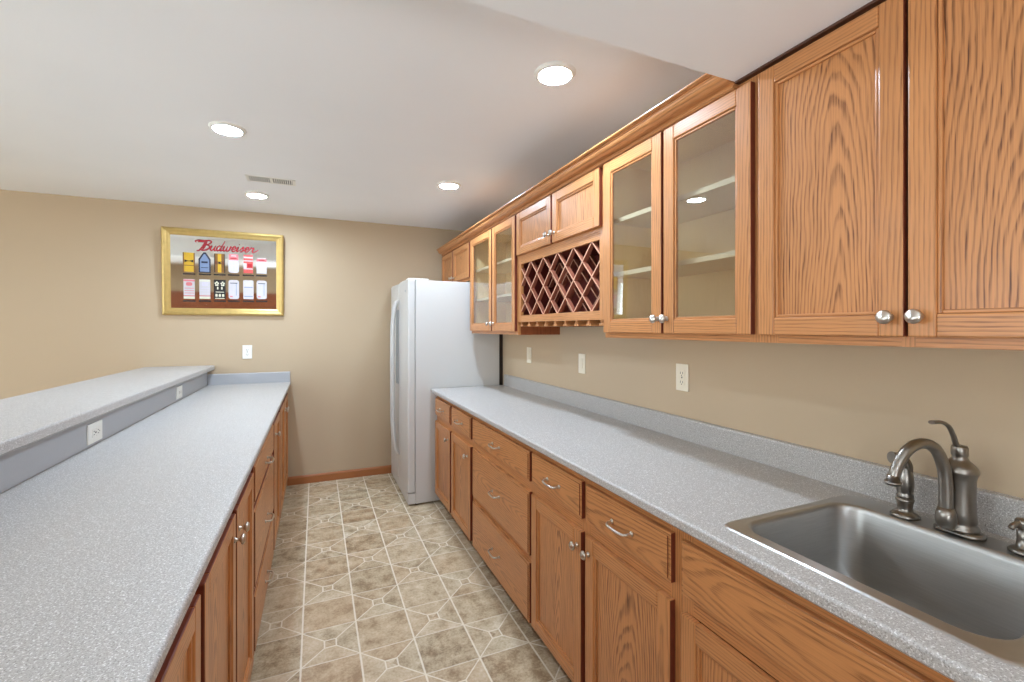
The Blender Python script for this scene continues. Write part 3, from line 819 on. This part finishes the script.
mr.rotation_euler.x = math.radians(2.6)          # hangs a little forward on its wire
PC = dict(red=(172, 22, 34), gold=(206, 164, 40), darkgold=(124, 84, 40), blue=(120, 138, 170), navy=(34, 40, 60), white=(200, 196, 199), pink=(214, 120, 124), black=(26, 22, 20), brown=(110, 62, 40), salmon=(206, 84, 78), pale=(214, 212, 190), lilac=(206, 200, 214))
for kx, v in PC.items():
    M['print_' + kx] = plain('print_' + kx, rgb(*v), 0.4, vary=.05)
PK = list(PC)
def P(b, x0, x1, z0, z1, c, d=1):
    b.box(x0, x1, YM - .0006 * d, YM - .0001, z0, z1, PK.index(c)); return b
def PP(b, poly, c, d=1):
    b.prism(poly, 'y', YM - .0006 * d, YM - .0001, PK.index(c)); return b
def rr2(x0, x1, z0, z1, r):
    return [(p[0], p[1]) for p in rrect(x0, x1, z0, z1, r, 0, 4)]
cxs = [-.960, -.851, -.745, -.643, -.535, -.434]
hw = .0385
def row(i, top):
    x = cxs[i]; z0, z1 = ((1.872, 2.030) if top else (1.650, 1.812))
    return x - hw, x + hw, x, z0 - .004 + .002 * i, z1 - .004 + .002 * i
def caption(b, x0, x1, z0):
    P(b, x0 - .004, x1 + .004, z0 - .024, z0 - .012, 'black')
def build_print(b): return b.build('printed_label', ['print_' + kx for kx in PK], mr)
# top row
x0, x1, x, z0, z1 = row(0, True); b = MB(); P(b, x0, x1, z0, z1, 'gold'); P(b, x0, x1, z0 + .05, z0 + .056, 'darkgold', 2); PP(b, [(x - .03, (z0 + z1) / 2 + .02), (x, (z0 + z1) / 2 + .006), (x + .03, (z0 + z1) / 2 + .02), (x + .03, (z0 + z1) / 2 - .002), (x, (z0 + z1) / 2 + .012), (x - .03, (z0 + z1) / 2 - .002)][::-1], 'black', 2); P(b, x0 - .003, x0 + .006, z0, z1, 'darkgold', 2); P(b, x1 - .006, x1 + .003, z0, z1, 'darkgold', 2); caption(b, x0, x1, z0); build_print(b)
x0, x1, x, z0, z1 = row(1, True); b = MB(); PP(b, [(x0 - .004, z0 - .004), (x1 + .004, z0 - .004), (x1 + .004, z1 - .05), (x + .008, z1 + .006), (x - .008, z1 + .006), (x0 - .004, z1 - .05)], 'navy'); PP(b, [(x0 + .006, z0 + .004), (x1 - .006, z0 + .004), (x1 - .006, z1 - .058), (x + .004, z1 - .008), (x - .004, z1 - .008), (x0 + .006, z1 - .058)], 'blue', 2); P(b, x - .022, x + .022, z0 + .075, z0 + .09, 'navy', 3); P(b, x - .026, x + .026, z0 + .035, z0 + .04, 'navy', 3); caption(b, x0, x1, z0); build_print(b)
x0, x1, x, z0, z1 = row(2, True); b = MB(); P(b, x0, x1, z0, z1, 'darkgold'); P(b, x - .013, x + .013, z0, z1, 'gold', 2); P(b, x0, x1, z0 + .07, z0 + .095, 'brown', 2); P(b, x - .008, x + .008, z0 + .074, z0 + .09, 'black', 3); P(b, x0, x0 + .006, z0, z1, 'black', 2); P(b, x1 - .006, x1, z0, z1, 'black', 2); caption(b, x0, x1, z0); build_print(b)
x0, x1, x, z0, z1 = row(3, True); b = MB(); PP(b, rr2(x0, x1, z0, z1 - .045, .02), 'white'); P(b, x0 + .004, x1 - .004, z1 - .05, z1, 'pink', 2); P(b, x - .018, x + .018, z1 - .018, z1 - .010, 'white', 3); P(b, x - .024, x + .024, z1 - .040, z1 - .030, 'red', 3); P(b, x - .014, x - .010, z0 + .02, z0 + .09, 'lilac', 2); P(b, x + .010, x + .014, z0 + .02, z0 + .09, 'lilac', 2); P(b, x - .024, x + .024, z0 + .06, z0 + .066, 'lilac', 3); caption(b, x0, x1, z0); build_print(b)
x0, x1, x, z0, z1 = row(4, True); b = MB(); P(b, x0 + .003, x1 - .003, z0, z1, 'salmon'); P(b, x0 + .003, x1 - .003, z1 - .03, z1 - .018, 'white', 2); P(b, x0 + .003, x1 - .003, z1 - .056, z1 - .048, 'white', 2); P(b, x0 + .003, x - .012, z0 + .045, z0 + .085, 'white', 2); P(b, x0 + .003, x1 - .003, z0 + .034, z0 + .042, 'white', 2); P(b, x - .006, x + .030, z0 + .05, z0 + .08, 'red', 2); caption(b, x0, x1, z0); build_print(b)
x0, x1, x, z0, z1 = row(5, True); z1 -= .025; b = MB(); P(b, x0, x1, z0, z1, 'white'); P(b, x0, x1, z1 - .03, z1 - .006, 'pink', 2); P(b, x - .024, x + .024, z1 - .022, z1 - .014, 'red', 3)
for q in (.03, .05, .07): P(b, x - .026, x + .026, z0 + q, z0 + q + .004, 'lilac', 2)
caption(b, x0, x1, z0); build_print(b)
# bottom row
for i in (0, 1):
    x0, x1, x, z0, z1 = row(i, False); b = MB(); P(b, x0, x1, z0, z1, 'white')
    P(b, x0, x1, z1 - .018, z1 - .004, 'pink' if i == 0 else 'pale', 2); PP(b, rr2(x - .022, x + .022, z1 - .055, z1 - .025, .012), 'pink' if i == 0 else 'lilac', 2)
    for q in (.045, .065, .085): P(b, x0 + .006, x1 - .006, z0 + q, z0 + q + .005, 'pink' if i == 0 else 'lilac', 2)
    P(b, x0, x1, z0 + .022, z0 + .028, 'salmon', 2); P(b, x0, x1, z0, z0 + .018, 'pale', 2)
    caption(b, x0, x1, z0); build_print(b)
x0, x1, x, z0, z1 = row(2, False); b = MB(); P(b, x0 - .004, x1 + .004, z0, z1, 'black')
for q in (-1, 1):
    for k in range(5):
        a = math.radians(90 + k * 72); cx, cz = x + q * .021 + .010 * math.cos(a), z1 - .035 + .013 * math.sin(a)
        PP(b, rr2(cx - .006, cx + .006, cz - .007, cz + .007, .005), 'pale', 2)
    P(b, x + q * .015 - .005, x + q * .015 + .005, z1 - .082, z1 - .060, 'pale', 2)
P(b, x - .03, x + .03, z0 + .055, z0 + .061, 'pale', 2)
for q in (-.024, 0, .024): PP(b, rr2(x + q - .008, x + q + .008, z0 + .018, z0 + .042, .006), 'pale', 2)
P(b, x - .034, x + .034, z0 + .002, z0 + .008, 'pale', 2)
caption(b, x0, x1, z0); build_print(b)
for i in (3, 4, 5):
    x0, x1, x, z0, z1 = row(i, False); b = MB(); PP(b, rr2(x0, x1, z0, z1, .018 if i != 4 else .008), 'white'); 
    if i != 4:
        for q in (-.024, -.004, .016): P(b, x + q, x + q + .004, z0 + .03, z1 - .03, 'lilac' if q != .016 else 'blue', 2)
        P(b, x0 + .012, x1 - .012, z1 - .03, z1 - .024, 'navy', 2); P(b, x0 + .010, x0 + .03, z0 + .016, z0 + .026, 'pink', 2)
    else:
        PP(b, rr2(x - .022, x + .022, z1 - .052, z1 - .026, .011), 'lilac', 2); P(b, x0 + .006, x1 - .006, z1 - .064, z1 - .058, 'blue', 2)
        P(b, x0 + .006, x1 - .006, z0 + .02, z0 + .026, 'blue', 2); P(b, x0 + .01, x1 - .01, z0 + .05, z0 + .054, 'lilac', 2)
    caption(b, x0, x1, z0); build_print(b)
# red script
GL = {
 'B': ([[(-.75, 1.50), (-.95, 1.75), (-.55, 1.95), (.10, 1.88), (.55, 1.95), (.95, 2.0), (1.22, 1.72), (1.0, 1.28), (.55, 1.10)], [(.55, 1.10), (1.05, 1.0), (1.25, .62), (.95, .12), (.40, -.04), (.10, .14)], [(.42, 1.92), (.34, 1.2), (.22, .5), (-.05, -.1), (-.35, -.12)], [(-.62, 1.62), (-.15, 1.70), (.30, 1.62)], [(.62, 1.85), (.58, 1.2), (.50, .55), (.40, .05)]], 1.38),
 'u': ([[(-.1, .55), (.08, .98), (.04, .3), (.22, .02), (.45, .25), (.62, .98)], [(.62, .98), (.56, .28), (.72, .02), (.9, .25)]], .86),
 'd': ([[(.60, .88), (.25, 1.0), (.02, .5), (.18, .02), (.45, .2), (.64, .88)], [(.82, 2.0), (.62, .8), (.58, .15), (.74, .02), (.92, .25)]], .90),
 'w': ([[(-.05, .7), (.08, .98), (.05, .3), (.2, .02), (.42, .3), (.54, .98)], [(.54, .98), (.50, .3), (.66, .02), (.92, .35), (.96, .98), (1.12, .8)]], 1.22),
 'e': ([[(-.08, .35), (.40, .55), (.46, .9), (.22, 1.0), (.03, .5), (.2, .02), (.5, .15), (.62, .35)]], .70),
 'i': ([[(-.05, .4), (.12, .98), (.06, .3), (.18, .02), (.42, .3)], [(.16, 1.42), (.20, 1.52)]], .50),
 's': ([[(-.05, .3), (.35, 1.05), (.38, .6), (.42, .2), (.2, -.02), (.0, .15)], [(.42, .2), (.62, .35)]], .68),
 'r': ([[(-.08, .35), (.12, 1.02), (.18, .86), (.5, .88), (.42, .3), (.56, .02), (.80, .15), (1.25, .55)]], .70),
}
def ribbon(b, pts, w, y0, y1, mi):
    P2 = [Vector((p[0], p[1])) for p in pts]; n = len(P2)
    L, R = [], []
    for i in range(n):
        t = (P2[min(i + 1, n - 1)] - P2[max(i - 1, 0)]); t.normalize()
        nn = Vector((-t.y, t.x)); ww = w * (.6 + .4 * math.sin(math.pi * i / (n - 1)))
        L.append(P2[i] + nn * ww); R.append(P2[i] - nn * ww)
    for i in range(n - 1):
        q = [L[i], L[i + 1], R[i + 1], R[i]]
        v0 = [b.bm.verts.new((p.x, y0, p.y)) for p in q]; v1 = [b.bm.verts.new((p.x, y1, p.y)) for p in q]
        b.bm.faces.new(v0); b.bm.faces.new(v1)
        for a in range(4): b.bm.faces.new((v0[a], v0[(a + 1) % 4], v1[(a + 1) % 4], v1[a]))
word = 'Budweiser'
tot = sum(GL[ch][1] for ch in word) + .9
X0, X1, ZB = -.925, -.485, 2.052
sc = (X1 - X0) / tot
for layer, w, mat, yy in (('lettering_outline', .125, 'print_navy', .0007), ('lettering', .085, 'print_red', .0013)):
    b = MB(); cx = .75
    for ch in word:
        strokes, adv = GL[ch]
        for st in strokes:
            pts = [(X0 + sc * (cx + p[0] + .24 * p[1]) , ZB + sc * .80 * p[1] + .004 * cx / tot) for p in st]
            cc = catmull([(p[0], p[1], 0) for p in pts], 5)
            ribbon(b, cc, w * sc, YM - .0002 - yy, YM - .0002 - yy + .0005, 0)
        cx += adv
    b.build(layer, mat, mr)
